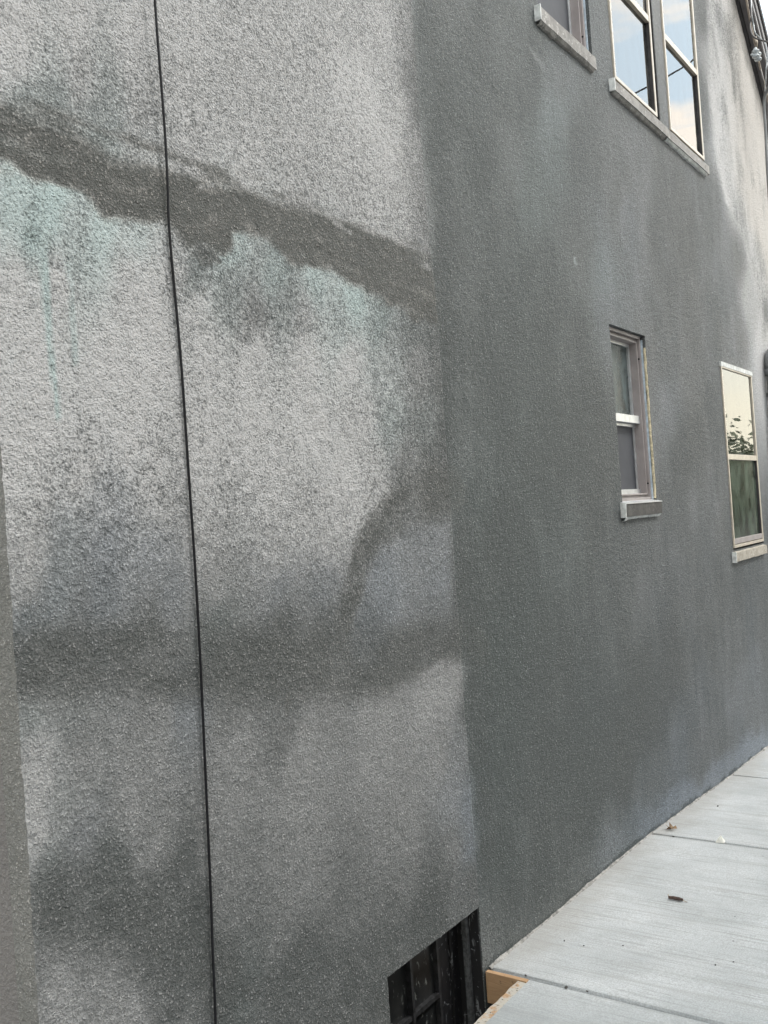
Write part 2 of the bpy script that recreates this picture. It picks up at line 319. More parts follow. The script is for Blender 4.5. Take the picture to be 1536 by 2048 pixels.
# paint wear and the far pale tone, given as points on the wall (found from the photograph): grey value, teal, blue
CPTS = """30 60 172;150 60 165;280 60 166;380 60 160;500 60 150;600 60 150;700 60 150;770 60 155;805 60 130;850 60 100
30 140 165;150 150 142;280 150 150;380 150 150;500 150 150;600 150 150;700 150 165;775 150 150;820 150 112;860 150 98
30 215 126 3;110 220 128 3;200 225 130 2;280 220 135;400 220 148;600 220 152;740 220 172;795 220 155;840 220 108;880 220 97
190 285 135 4;290 310 148 1;380 300 146;500 300 150;600 300 150;700 300 155;780 300 168;825 300 135;870 300 96
600 375 140;700 380 145;800 380 150;840 380 125;880 380 96
740 450 152;800 450 145;850 450 120;885 450 96;800 520 140;845 520 125;885 520 96
30 380 172 6;100 405 176 7;200 440 174 6;270 465 162 4;380 545 115 3;450 515 155 6;550 545 135 5;620 575 156 6;700 610 162 7;760 645 130 5;820 650 112 2;868 650 100
60 480 140 7;150 480 150 4;30 560 172;100 570 160;250 560 165;350 560 150;450 570 125 2;560 600 126 2;500 640 122
30 620 176;280 620 176;380 620 160;600 630 135;680 650 145 3;780 680 125 2;850 680 105 1;890 680 97
60 720 182;200 720 181;300 720 176;400 720 165;500 720 168;600 720 168;690 720 170;770 720 150 2;830 720 128;868 720 110;895 720 96
60 850 178;250 850 172;400 850 166;500 850 168;620 850 172;710 850 160;780 850 135 3;850 850 118 2;893 850 96
30 950 168;150 950 155;300 950 157;400 950 162;550 950 162;680 950 170;745 950 152;800 940 120;860 930 108
60 1020 155;200 1020 138 0 2;320 1020 145;400 1020 150;600 1020 152;680 1020 160;
50 1100 148;120 1100 130 1 2;200 1100 128 0 4;300 1100 132 0 3;400 1100 142;550 1100 146;650 1080 146;800 1090 126 0 3;870 1080 126 0 3;925 1080 97
40 1180 140;100 1180 122 1 3;200 1180 120 0 4;330 1180 125 0 3;420 1180 132;550 1180 124 0 3;640 1180 122 0 3;760 1170 126 0 5;870 1170 126 0 4;930 1170 97
40 1250 116 1 3;150 1250 112 0 2;300 1250 112;420 1250 108 2;550 1250 105;640 1250 104;740 1250 112 0 4;860 1240 114 0 2;930 1250 97
50 1420 128 2;140 1430 122 1;300 1430 124;370 1400 122 0 4;450 1430 116;570 1430 112;650 1430 124;750 1420 134;850 1400 138;895 1370 138;950 1420 95
50 1500 144;150 1500 126;300 1500 130;450 1500 130;600 1500 130;750 1500 132;870 1500 130;915 1500 122 0 2;955 1500 95
60 1600 152;120 1600 132 1;250 1600 130;450 1600 128;600 1600 130;800 1600 128;900 1600 126 0 3;928 1610 122 0 7;965 1600 95
70 1670 150;150 1680 122 0 2;300 1690 126;420 1690 124;600 1690 126;800 1690 124;900 1690 118;938 1690 120 0 7;975 1690 95
80 1740 116 2;200 1750 106 1;350 1750 104;450 1750 120;600 1750 122;800 1750 114;880 1750 104;935 1750 106
100 1830 104;200 1830 98;300 1830 99;385 1830 97;450 1830 114;560 1830 118;700 1830 112;780 1850 106;850 1830 98
100 1920 122;200 1910 116;300 1910 105;390 1910 97;450 1910 104;600 1910 102;700 1900 108;740 1920 103
110 1980 137;200 1980 130;350 1980 108;420 1980 102;470 1980 110 2;560 1990 100;700 1990 102;755 1990 98
120 2040 140;250 2040 133;370 2040 112;430 2040 100;560 2040 105;700 2040 109;760 2040 108
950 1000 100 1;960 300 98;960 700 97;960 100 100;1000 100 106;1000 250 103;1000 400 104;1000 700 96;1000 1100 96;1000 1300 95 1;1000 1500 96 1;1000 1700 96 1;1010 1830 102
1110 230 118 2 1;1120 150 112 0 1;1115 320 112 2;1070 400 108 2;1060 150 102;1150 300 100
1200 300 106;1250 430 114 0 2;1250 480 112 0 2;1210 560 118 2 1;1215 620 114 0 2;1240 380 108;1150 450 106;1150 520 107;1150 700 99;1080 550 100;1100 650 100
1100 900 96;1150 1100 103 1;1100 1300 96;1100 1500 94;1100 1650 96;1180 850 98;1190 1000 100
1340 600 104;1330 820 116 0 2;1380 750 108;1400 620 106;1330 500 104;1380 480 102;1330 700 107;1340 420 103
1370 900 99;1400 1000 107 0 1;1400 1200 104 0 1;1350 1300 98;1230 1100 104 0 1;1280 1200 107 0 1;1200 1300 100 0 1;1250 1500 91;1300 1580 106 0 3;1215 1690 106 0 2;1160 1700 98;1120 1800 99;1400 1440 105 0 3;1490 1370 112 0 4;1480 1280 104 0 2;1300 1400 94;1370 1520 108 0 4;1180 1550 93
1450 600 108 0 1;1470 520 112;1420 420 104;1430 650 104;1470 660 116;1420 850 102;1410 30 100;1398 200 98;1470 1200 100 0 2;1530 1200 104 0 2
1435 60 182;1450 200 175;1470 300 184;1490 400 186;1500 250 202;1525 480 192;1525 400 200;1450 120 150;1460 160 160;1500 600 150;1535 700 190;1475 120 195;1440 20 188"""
def warp(x, z): return 1.75*np.log(np.maximum(x, .3)), z/np.maximum(x, .3)**.55
cps = []
for ln in CPTS.replace('\n', ';').split(';'):
    q = [float(a) for a in ln.split()]
    if len(q) < 3: continue
    x, z = W(q[0], q[1]); cps.append((*warp(x, z), q[2], (q[3] if len(q) > 3 else 0)/10, (q[4] if len(q) > 4 else 0)/10))
cps = np.array(cps)
def line(pts): a = sorted(W(*p) for p in pts); return np.array([p[0] for p in a]), np.array([p[1] for p in a])
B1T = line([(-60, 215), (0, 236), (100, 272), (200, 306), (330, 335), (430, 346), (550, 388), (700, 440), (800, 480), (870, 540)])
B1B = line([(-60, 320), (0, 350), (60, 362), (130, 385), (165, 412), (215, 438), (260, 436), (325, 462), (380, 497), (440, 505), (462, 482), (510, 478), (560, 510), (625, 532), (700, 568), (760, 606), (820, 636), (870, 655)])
def sstep(a, b, x): t = np.clip((x-a)/(b-a), 0, 1); return t*t*(3-2*t)
def stroke(x, z, pts, softness=1.0):
    best = np.full(x.shape, 9.)
    P = [(*W(p[0], p[1]), p[2]) for p in pts]
    for (ax, az, ar), (bx_, bz, br) in zip(P[:-1], P[1:]):
        dx, dz = bx_-ax, bz-az; t = np.clip(((x-ax)*dx + (z-az)*dz)/(dx*dx+dz*dz), 0, 1)
        d = np.hypot(x-ax-t*dx, z-az-t*dz)/(ar + (br-ar)*t); best = np.minimum(best, d)
    return 1 - sstep(1-.45*softness, 1+.45*softness, best)
def value_noise(x, z, s, seed):
    rs = np.random.RandomState(seed); T = rs.rand(256, 256); u = x*s+100; v = z*s+100
    i = np.floor(u).astype(int); j = np.floor(v).astype(int); fu = u-i; fv = v-j; fu = fu*fu*(3-2*fu); fv = fv*fv*(3-2*fv)
    g = lambda a, b: T[a % 256, b % 256]
    return (g(i, j)*(1-fu)+g(i+1, j)*fu)*(1-fv) + (g(i, j+1)*(1-fu)+g(i+1, j+1)*fu)*fv - .5
def fbm(x, z, s, seed): return sum(value_noise(x, z, s*2**k, seed+k)/2**k for k in range(4))
def paint(x, z):
    xw = x + fbm(x, z, 9, 1)*.022; zw = z + fbm(x, z, 9, 7)*.02
    u, v = warp(xw, zw); acc = np.zeros((4,)+x.shape)
    for c in cps:
        w = 1/((u-c[0])**2 + (v-c[1])**2 + 1.2e-3)**2
        acc += np.array([c[2]*w, c[3]*w, c[4]*w, w])
    g, te, bl = acc[0]/acc[3], acc[1]/acc[3], acc[2]/acc[3]
    warm = np.zeros(x.shape)
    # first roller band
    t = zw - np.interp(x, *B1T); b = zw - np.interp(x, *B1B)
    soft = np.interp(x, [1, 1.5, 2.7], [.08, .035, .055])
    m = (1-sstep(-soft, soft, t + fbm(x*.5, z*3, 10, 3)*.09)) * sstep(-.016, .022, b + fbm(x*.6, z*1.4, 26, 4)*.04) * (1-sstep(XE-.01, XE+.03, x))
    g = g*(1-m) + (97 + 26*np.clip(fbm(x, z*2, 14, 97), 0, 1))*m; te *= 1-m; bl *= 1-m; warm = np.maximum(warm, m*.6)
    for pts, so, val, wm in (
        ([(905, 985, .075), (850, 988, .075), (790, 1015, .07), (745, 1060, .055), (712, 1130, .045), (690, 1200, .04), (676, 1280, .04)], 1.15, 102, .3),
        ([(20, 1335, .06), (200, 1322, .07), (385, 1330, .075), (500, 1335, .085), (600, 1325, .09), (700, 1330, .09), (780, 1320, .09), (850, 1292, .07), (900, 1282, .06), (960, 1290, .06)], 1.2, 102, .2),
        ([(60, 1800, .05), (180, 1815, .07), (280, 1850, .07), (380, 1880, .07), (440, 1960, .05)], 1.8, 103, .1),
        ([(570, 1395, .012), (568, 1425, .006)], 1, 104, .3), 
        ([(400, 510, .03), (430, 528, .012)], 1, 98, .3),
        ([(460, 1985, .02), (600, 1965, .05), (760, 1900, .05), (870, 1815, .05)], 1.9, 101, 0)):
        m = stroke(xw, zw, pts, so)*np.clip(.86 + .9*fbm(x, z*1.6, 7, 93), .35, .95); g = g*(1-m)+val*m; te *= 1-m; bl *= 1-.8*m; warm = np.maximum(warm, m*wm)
    # pale chips beside the strokes, green drips
    for pts, val, t2 in (([(880, 1328, .014), (838, 1348, .008)], 138, 0), ([(668, 455, .010), (700, 470, .006)], 140, 0), ([(395, 372, .006), (425, 372, .004)], 135, 0), ([(75, 470, .012), (85, 640, .008), (105, 830, .006)], 165, .9),
                         ([(130, 520, .008), (140, 720, .006)], 165, .6), ([(1150, 520, .012), (1152, 530, .01)], 150, .5), ([(1060, 100, .012), (1085, 135, .02)], 125, 0)):
        m = stroke(x + (xw-x)*.3, zw, pts, 1.0)*.7; g = g*(1-m)+val*m; te = np.maximum(te, m*t2); warm = warm*(1-m)
    # everything right of the edge: the darker coat; soft paint limit above it
    # pale area below the far rake
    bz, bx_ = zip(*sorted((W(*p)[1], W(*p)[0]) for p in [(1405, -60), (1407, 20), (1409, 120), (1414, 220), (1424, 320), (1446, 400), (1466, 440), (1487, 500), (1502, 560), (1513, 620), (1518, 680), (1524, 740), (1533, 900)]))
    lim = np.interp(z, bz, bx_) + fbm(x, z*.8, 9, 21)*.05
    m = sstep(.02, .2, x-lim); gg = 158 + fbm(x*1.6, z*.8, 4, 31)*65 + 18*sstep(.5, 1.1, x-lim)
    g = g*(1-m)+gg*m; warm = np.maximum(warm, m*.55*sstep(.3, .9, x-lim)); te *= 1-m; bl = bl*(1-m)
    # dust splashed up from the pavement
    zp = np.interp(x, [2.6, 4.25, 5.6, 6.5, 9], [.01, -.026, -.11, -.153, -.25]); hh = z-zp
    m = (1-sstep(.02, .16, hh + fbm(x, z, 5, 41)*.12))*(x > 2.66)*.5; g = g*(1-m)+116*m
    m = (1-sstep(.08, .22, hh + fbm(x, z, 4, 43)*.12))*(x > 2.66); g = g + 13*m*sstep(3, 4.8, x); bl = bl + .6*m*sstep(3.2, 4.6, x)
    m = (1-sstep(.0, .022, hh + fbm(x, z, 12, 47)*.03))*(x > 2.66); g = g*(1-.35*m)
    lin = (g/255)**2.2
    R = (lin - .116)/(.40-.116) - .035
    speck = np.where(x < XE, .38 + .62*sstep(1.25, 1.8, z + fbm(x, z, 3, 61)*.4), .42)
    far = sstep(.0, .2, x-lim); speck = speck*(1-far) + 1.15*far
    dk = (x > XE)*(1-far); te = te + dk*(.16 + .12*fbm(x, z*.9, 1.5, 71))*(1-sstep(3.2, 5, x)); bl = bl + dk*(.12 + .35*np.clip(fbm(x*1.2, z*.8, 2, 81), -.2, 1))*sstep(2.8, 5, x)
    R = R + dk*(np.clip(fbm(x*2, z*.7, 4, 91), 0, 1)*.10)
    return R, np.clip(te, 0, 1), np.clip(bl, 0, 1), warm, speck

def axis(a, b, step, extra):
    v = list(np.arange(a, b, step)) + [b]; ex = sorted(extra)
    v = [q for q in v if all(abs(q-e) > step*.45 for e in ex)] + ex
    return np.array(sorted(set(round(float(q), 5) for q in v)))
hx = [h for q in holes.values() for h in q[:2]]; hz = [h for q in holes.values() for h in q[2:]]
xs = np.concatenate([axis(X0, 3.1, .008, [h for h in hx if h < 3.1] + [XE-.006, XE+.006]), axis(3.1, X1, .02, [h for h in hx if h > 3.1])[1:]])
def build_wall(parent):
    zs = axis(ZB, AZ-.02, .011, hz)
    Xg, Zg = np.meshgrid(xs, zs)
    top = AZ - np.abs(Xg-AX)*SL
    Zg = np.minimum(Zg, top)
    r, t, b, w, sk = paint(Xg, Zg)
    Y = fbm(Xg, Zg, 2.2, 51)*.004 + fbm(Xg, Zg, 60, 55)*.0022
    step = (1-sstep(XE-.006, XE+.006, Xg))*(1-sstep(2.05, 2.6, Zg)); Y -= step*.014
    ny, nx = Xg.shape; Xg = Xg.copy(); Xg[:, 0] += fbm(Xg[:, 0], Zg[:, 0], 45, 57)*.0035
    co = np.stack([Xg, Y, Zg], -1).reshape(-1, 3)
    i, j = np.meshgrid(np.arange(ny-1), np.arange(nx-1), indexing='ij')
    cx = (xs[j]+xs[j+1])/2; cz = (zs[i]+zs[i+1])/2
    keep = zs[i] < np.maximum(top[0, j], top[0, j+1])
    for a, b_, c, d in holes.values(): keep &= ~((cx > a) & (cx < b_) & (cz > c) & (cz < d))
    q = np.stack([i*nx+j, i*nx+j+1, (i+1)*nx+j+1, (i+1)*nx+j], -1)[keep]
    # returns of the openings and of the corner: strips of the same coat running inwards
    me = bpy.data.meshes.new('painted_wall')
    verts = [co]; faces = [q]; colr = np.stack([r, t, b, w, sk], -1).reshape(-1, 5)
    cols = [colr]; nbase = len(co)
    def strip(idx, depth, flip, over=None):
        nonlocal nbase
        idx = np.array(idx); src = co[idx]; rows = 3
        for k in range(0, rows+1):
            p = src.copy()
            if over is not None: p[:, 0] = src[:, 0]*(1-k/rows) + X0*k/rows
            p[:, 1] = src[:, 1]*(1-k/rows) + depth*k/rows; verts.append(p); cols.append(colr[idx] if over is None else np.tile(over, (len(idx), 1)))
        ids = [nbase + k*len(idx) + np.arange(len(idx)) for k in range(rows+1)]; nbase += (rows+1)*len(idx)
        for A, B_ in zip(ids[:-1], ids[1:]):
            f = np.stack([A[:-1], A[1:], B_[1:], B_[:-1]], -1); faces.append(f[:, ::-1] if flip else f)
    zi = lambda z: int(np.argmin(abs(zs-z))); xi = lambda x: int(np.argmin(abs(xs-x)))
    for nm, (a, b_, c, d) in holes.items():
        dep = .11 if nm != 'bw' else .16
        A, B_, C_, D_ = xi(a), xi(b_), zi(c), zi(d)
        strip([k*nx+A for k in range(C_, D_+1)], dep, True); strip([k*nx+B_ for k in range(C_, D_+1)], dep, False)
        strip([D_*nx+k for k in range(A, B_+1)], dep, True); strip([C_*nx+k for k in range(A, B_+1)], dep, False)
    strip([k*nx for k in range(len(zs)) if zs[k] < rake_z(X0)], .05, True, [.16, 0, 0, .35, .2])
    V = np.concatenate(verts); Fc = np.concatenate(faces); Cc = np.concatenate(cols)
    me.vertices.add(len(V)); me.vertices.foreach_set('co', V.ravel())
    me.loops.add(Fc.size); me.loops.foreach_set('vertex_index', Fc.ravel().astype(np.int32))
    me.polygons.add(len(Fc)); me.polygons.foreach_set('loop_start', np.arange(0, Fc.size, 4, dtype=np.int32))
    me.update(calc_edges=True); me.validate()
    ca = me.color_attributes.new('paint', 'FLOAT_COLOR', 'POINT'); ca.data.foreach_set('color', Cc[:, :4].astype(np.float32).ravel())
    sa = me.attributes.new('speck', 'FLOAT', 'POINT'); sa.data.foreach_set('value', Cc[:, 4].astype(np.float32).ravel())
    me.polygons.foreach_set('use_smooth', [True]*len(me.polygons))
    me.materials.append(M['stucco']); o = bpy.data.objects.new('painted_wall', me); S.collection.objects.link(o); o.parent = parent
    return o
house = empty('house', (0, 0, 0), 'grey stucco gabled house wall with worn patchy paint beside the concrete walk', 'house')
build_wall(house)

# side wall round the left corner (seen as a sliver), back and far walls
def side_wall(x, name, flip):
    m = MB(); ys = [.0+.25*k for k in range(33)]; zz = [ZB+.1*k for k in range(45)]
    zz = [z for z in zz if z < rake_z(x)-.01] + [rake_z(x)]
    for k, z in enumerate(zz):
        for y in ys: m.v.append((x + (.0006 if not flip else -.0006), y+.044, z))
    n = len(ys)
    for a in range(len(zz)-1):
        for b in range(n-1):
            f = (a*n+b, a*n+b+1, (a+1)*n+b+1, (a+1)*n+b); m.f.append(f if flip else f[::-1])
    return m.build(name, M['stucco_side'], house, smooth=True)
side_wall(X0, 'side_wall', False); side_wall(X1, 'side_wall', True)
bwall = MB(); bwall.add([(X0, 8, ZB), (X1, 8, ZB), (X1, 8, rake_z(X1)), (AX, 8, AZ), (X0, 8, rake_z(X0))], [(0, 1, 2, 3, 4)]); bwall.build('back_wall', M['stucco_side'], house)
# roof with rake boards
rf = MB(); ov = .10
def rake_piece(mb, xa, xb, y0, y1, n0, n1):
    """a board following the slope from xa to xb; n0,n1 = offsets at right angles to the slope"""
    k = math.hypot(1, SL); sg = 1 if xa >= AX else -1
    nx_, nz_ = SL/k*sg, 1/k
    v = []
    for x in (xa, xb):
        z = rake_z(x)
        for y in (y0, y1):
            for n in (n0, n1): v.append((x+nx_*n, y, z+nz_*n))
    mb.add(v, [(0,1,3,2), (4,6,7,5), (0,4,5,1), (2,3,7,6), (0,2,6,4), (1,5,7,3)])
for xa, xb in ((AX+.0, X1+.35), (AX-.0, X0-.35)):
    a = xa+.001 if xb > xa else xa-.001
    rake_piece(rf, a, xb, -.115, 8.2, .055, .10)
rf.build('roof', M['roof'], house)
rb = MB()
for xa, xb in ((AX+.002, X1+.3), (AX-.002, X0-.3)): rake_piece(rb, xa, xb, -.085, -.022, -.085, .053)
rb.build('rake_board', M['fascia'], house, bevel=.004)
rb = MB()
for xa, xb in ((AX+.002, X1+.3), (AX-.002, X0-.3)): rake_piece(rb, xa, xb, -.103, -.087, .0, .05)
rb.build('rake_trim', M['fascia_light'], house)
rb = MB()
for xa, xb in ((AX+.002, X1+.3), (AX-.002, X0-.3)): rake_piece(rb, xa, xb, -.098, -.087, -.075, -.045)
rb.build('rake_trim', M['fascia_light'], house)
rb = MB()
for xa, xb in ((AX+.002, X1+.3), (AX-.002, X0-.3)): rake_piece(rb, xa, xb, -.0205, .03, -.10, .05)
rb.build('shadow_gap_strip', M['darkjamb'], house)  # dark strip standing in for the shadow gap under the rake board

# ------------------------------------------------------------------ windows
def sill(parent, x0, x1, z0, z1, yo, m, side=None, seed=1, under=None, top=None):
    b = MB(); n = 24
    for k in range(n+1):
        x = x0+(x1-x0)*k/n
        b.v += [(x, yo, z0), (x, .03, z0), (x, .03, z1+.012), (x, yo, z1)]
    for k in range(n):
        for e in range(4): b.f.append((k*4+e, k*4+(e+1) % 4, (k+1)*4+(e+1) % 4, (k+1)*4+e))
    b.f += [(0, 1, 2, 3), (n*4+3, n*4+2, n*4+1, n*4)]
    s = b.build('sill', M[m], parent); wobble(s, .0028, 9, seed)
    if side:
        e = MB(); e.box(x0-.008, x0-.0005, yo-.004, .02, z0-.004, z1+.006); o = e.build('sill_end', M[side], parent); wobble(o, .003, 30, seed)
    if top:
        e = MB(); e.add([(x0-.004, yo-.003, z1+.002), (x1+.002, yo-.003, z1+.002), (x1+.002, .028, z1+.014), (x0-.004, .028, z1+.014), (x0-.004, yo-.003, z1+.006), (x1+.002, yo-.003, z1+.006), (x1+.002, .028, z1+.018), (x0-.004, .028, z1+.018)], [(0,3,2,1), (4,5,6,7), (0,1,5,4), (2,3,7,6), (0,4,7,3), (1,2,6,5)]); e.build('sill_cap', M[top], parent)
    if under:      # ragged mortar left below the sill
        rnd = random.Random(seed); e = MB(); n = 40; P = []
        for k in range(n+1):
            x = x0+(x1-x0)*k/n*.97; d = .008 + .012*abs(mn.noise(Vector((x*14, seed, 0)))) + .004*rnd.random(); P.append((x, d))
        for x, d in P: e.v += [(x, -.022, z0-.001), (x, -.012, z0-d), (x, .004, z0-d-.002), (x, .004, z0-.001)]
        for k in range(n):
            for q in range(3): e.f.append((k*4+q, k*4+q+1, (k+1)*4+q+1, (k+1)*4+q))
        e.build('mortar_edge', M[under], parent)
def ring(mb, x0, x1, z0, z1, w, y0, y1, sides='lrtb'):
    if 'l' in sides: mb.box(x0, x0+w, y0, y1, z0, z1)
    if 'r' in sides: mb.box(x1-w, x1, y0, y1, z0, z1)
    if 't' in sides: mb.box(x0+w, x1-w, y0, y1, z1-w, z1)
    if 'b' in sides: mb.box(x0+w, x1-w, y0, y1, z0, z0+w)
    return mb
def interior(win, x0, x1, z0, z1, y, m, wavy=True):
    b = MB(); n = 40
    for k in range(n+1):
        x = x0+(x1-x0)*k/n; yy = y + (.012*math.sin(k*1.7)+.006*math.sin(k*.6) if wavy else 0)
        b.v += [(x, yy, z0), (x, yy, z1)]
    for k in range(n): b.f.append((2*k, 2*k+2, 2*k+3, 2*k+1))
    b.build('curtain' if wavy else 'blind', M[m], win, smooth=True)

def recessed_window(x0, x1, z0, z1, zr, label, foam, caulk, upper, lower):
    w = MB(); e = .0015
    ring(w, x0+e, x1-.013, z0+e, z1-e, .016, .020, .10)          # outer track
    ring(w, x0+.0175, x1-.0292, z0+.0178, z1-.0178, .011, .036, .10)   # second track
    ring(w, x0+.0288, x1-.0405, z0+.0292, z1-.0292, .008, .029, .10)    # third track
    win = w.build('window', M['taupe'], house, bevel=.0015); win['label'] = label
    a, b_, c, d = x0+.0375, x1-.0488, z0+.038, z1-.0378
    s = MB(); ring(s, a, b_, zr+.006, d, .016, .066, .09, 'lrt'); s.box(a, b_, .040, .092, zr-.012, zr+.026); s.build('upper_sash', M['silver'], win, bevel=.001)
    s = MB(); ring(s, a, b_, c, zr-.0125, .014, .07, .09, 'lr'); s.box(a, b_, .060, .092, c-.004, c+.022); s.box(a, b_, .064, .092, zr-.028, zr-.0135)
    s.build('lower_sash', M['silver'], win, bevel=.001)
    MB().box(a+.016, b_-.016, .078, .082, zr+.026, d-.016).build('pane', M[upper], win)
    MB().box(a+.014, b_-.014, .076, .080, c+.022, zr-.028).build('screen' if lower == 'screen' else 'pane', M[lower], win)
    interior(win, x0, x1, z0, z1, .12, 'room', False)
    MB().box(x1-.0125, x1-.0085, .012, .06, z0+.003, z1-.02).build('caulk_bead', M[caulk], win)
    if foam:
        f = MB(); f.tube([(x1-.003+.0015*math.sin(k), .006, z0+.01+(z1-z0-.07)*k/30) for k in range(31)], .0065, 6); o = f.build('foam_bead', M['foam'], win); wobble(o, .003, 40, 3)
    for (xx, yy, zz) in ((x1-.0292, .028, z0+(z1-z0)*.86), (x1-.0292, .028, z0+.085), (x1-.0405, .033, z0+(z1-z0)*.42)):
        sc = MB(); sc.tube([(xx+.002, yy, zz), (xx-.003, yy, zz)], .0045, 8); sc.build('screw', M['black'], win)
    return win
def storm_window(x0, x1, z0, z1, zr, label, gap, frame='almond', low='glass', deep=False):
    xr = x1-gap; w = MB()
    ring(w, x0+.004, xr, z0+.012, z1-.004, .018, -.008, .024, 'ltb'); w.box(xr-.018, xr+.004, -.008, .024, z0+.012, z1-.004)
    win = w.build('window', M[frame], house, bevel=.0015); win['label'] = label
    a, b_, c, d = x0+.024, xr-.020, z0+.032, z1-.024
    yu, yl = (.001, .010) if not deep else (.006, .012)
    MB().box(b_-.0005, b_+.0015, -.004, .10, z0+.031, zr-.0175).build('inner_jamb', M['darkjamb'], win)
    if deep: MB().box(b_-.0005, b_+.0015, .002, .10, zr+.0175, z1-.023).build('inner_jamb', M['darkjamb'], win)
    if gap > .02:
        MB().box(xr+.005, x1-.008, .030, .10, z0+.002, z1-.002).build('gap_filler', M['darkjamb'], win)
        MB().box(x1-.0075, x1-.0012, .001, .10, z0+.002, z1-.002).build('side_flashing', M['peel'], win)
    s = MB(); s.box(a+.001, b_-.0015, -.0065, .02, zr-.017, zr+.017); s.build('meeting_rail', M[frame], win, bevel=.001)
    s = MB(); ring(s, a, b_-.001, c, zr-.0185, .008, yl-.002, yl+.008, 'lb'); s.build('lower_sash', M[frame], win)
    MB().box(a, b_-.001, yu, yu+.003, zr+.018, d).build('pane', M['glass'], win)
    MB().box(a+.008, b_-.001, yl, yl+.003, c+.008, zr-.018).build('pane', M[low], win)
    interior(win, x0+.01, xr-.01, z0+.01, z1, .14, 'curtain_dim' if low == 'glass_low' else 'curtain', low != 'glass_low')
    return win
w1 = recessed_window(*holes['w1'], 4.3, 'cropped upper window with dark screen and a worn stone sill', False, 'bluecaulk', 'glass_blur_refl', 'screen')
sill(w1, 3.618, 4.212, 3.496, 3.552, -.022, 'sill', 'whitepaint', 2, 'sill')
w2 = storm_window(*holes['w2'], 4.08, 'almond framed storm window with a dark gap down its side', .068, deep=True)
sill(w2, 4.42, 5.20, 3.474, 3.524, -.025, 'sill', 'whitepaint', 3, 'sill')
w3 = storm_window(*holes['w3'], 4.09, 'almond framed storm window next to the pale stucco', .018)
sill(w3, 5.2005, 5.985, 3.472, 3.521, -.025, 'sill', None, 4, 'whitepaint')
w4 = recessed_window(*holes['w4'], 1.90, 'small recessed window with cloudy upper pane and dark lower screen', True, 'bluecaulk', 'glass_blur_refl', 'screen')
sill(w4, 4.165, 4.665, 1.437, 1.493, -.022, 'sill_dark', 'whitepaint', 5, 'whitepaint', 'silver')
w5 = storm_window(*holes['w5'], 1.74, 'ground floor window reflecting trees and yellow sky beside the grey pipe', .02, 'almond', 'glass_low')
sill(w5, 5.95, 6.735, 1.095, 1.15, -.022, 'sill_tan', 'whitepaint', 6)
MB().box(6.012, 6.70, -.0065, .006, 1.2, 1.232).build('bottom_rail', M['taupe'], w5, bevel=.001)
b = MB(); b.box(5.98, 6.735, -.012, .02, 2.297, 2.325); o = b.build('head_flashing', M['whitepaint'], w5); wobble(o, .003, 20, 2)

# basement window
x0, x1, z0, z1 = holes['bw']
M['primer'] = simple('grey_primer', (.085, .088, .092), .7, 0, .5, 70, .001); M['bar'] = simple('dark_bar', (.032, .032, .034), .5, 0, .5, 50, .001)
w = MB(); w.box(x1-.006, x1-.001, .004, .16, z0, z1-.001); w.box(x0+.001, x0+.012, .02, .16, z0, z1-.001); w.box(x0+.012, x1-.006, .012, .16, z1-.008, z1-.001)
bw = w.build('window', M['peel'], house); bw['label'] = 'black basement window sunk below the walk, with peeling paint'
MB().box(x1-.024, x1-.0065, .040, .058, z0, z1-.009).build('frame_strip', M['primer'], bw, bevel=.001)
MB().box(2.530, x1-.0065, .088, .16, z0, z1-.009).build('side_panel', M['peel'], bw)
MB().box(2.596, 2.606, .080, .0875, z0, z1-.009).build('frame_strip', M['peel'], bw)
s = MB(); gx0, gx1 = x0+.013, 2.5295
s.box(gx0, gx1, .086, .11, z1-.022, z1-.0085); s.box(2.361, 2.373, .078, .11, z0, z1-.022); s.box(gx1-.012, gx1, .082, .11, z0, z1-.022)
for zz in (-.012, -.26, -.5, -.74): s.box(gx0, 2.3605, .082, .11, zz-.007, zz+.007); s.box(2.3735, gx1-.0125, .082, .11, zz-.007, zz+.007)
s.build('glazing_bar', M['bar'], bw)
MB().box(gx0, gx1-.0125, .0985, .1015, z0, z1-.022).build('pane', M['dirty_pane'], bw)
MB().box(x0-.2, x1+.2, .165, .17, z0-.1, z1+.1).build('backing', M['room'], bw)

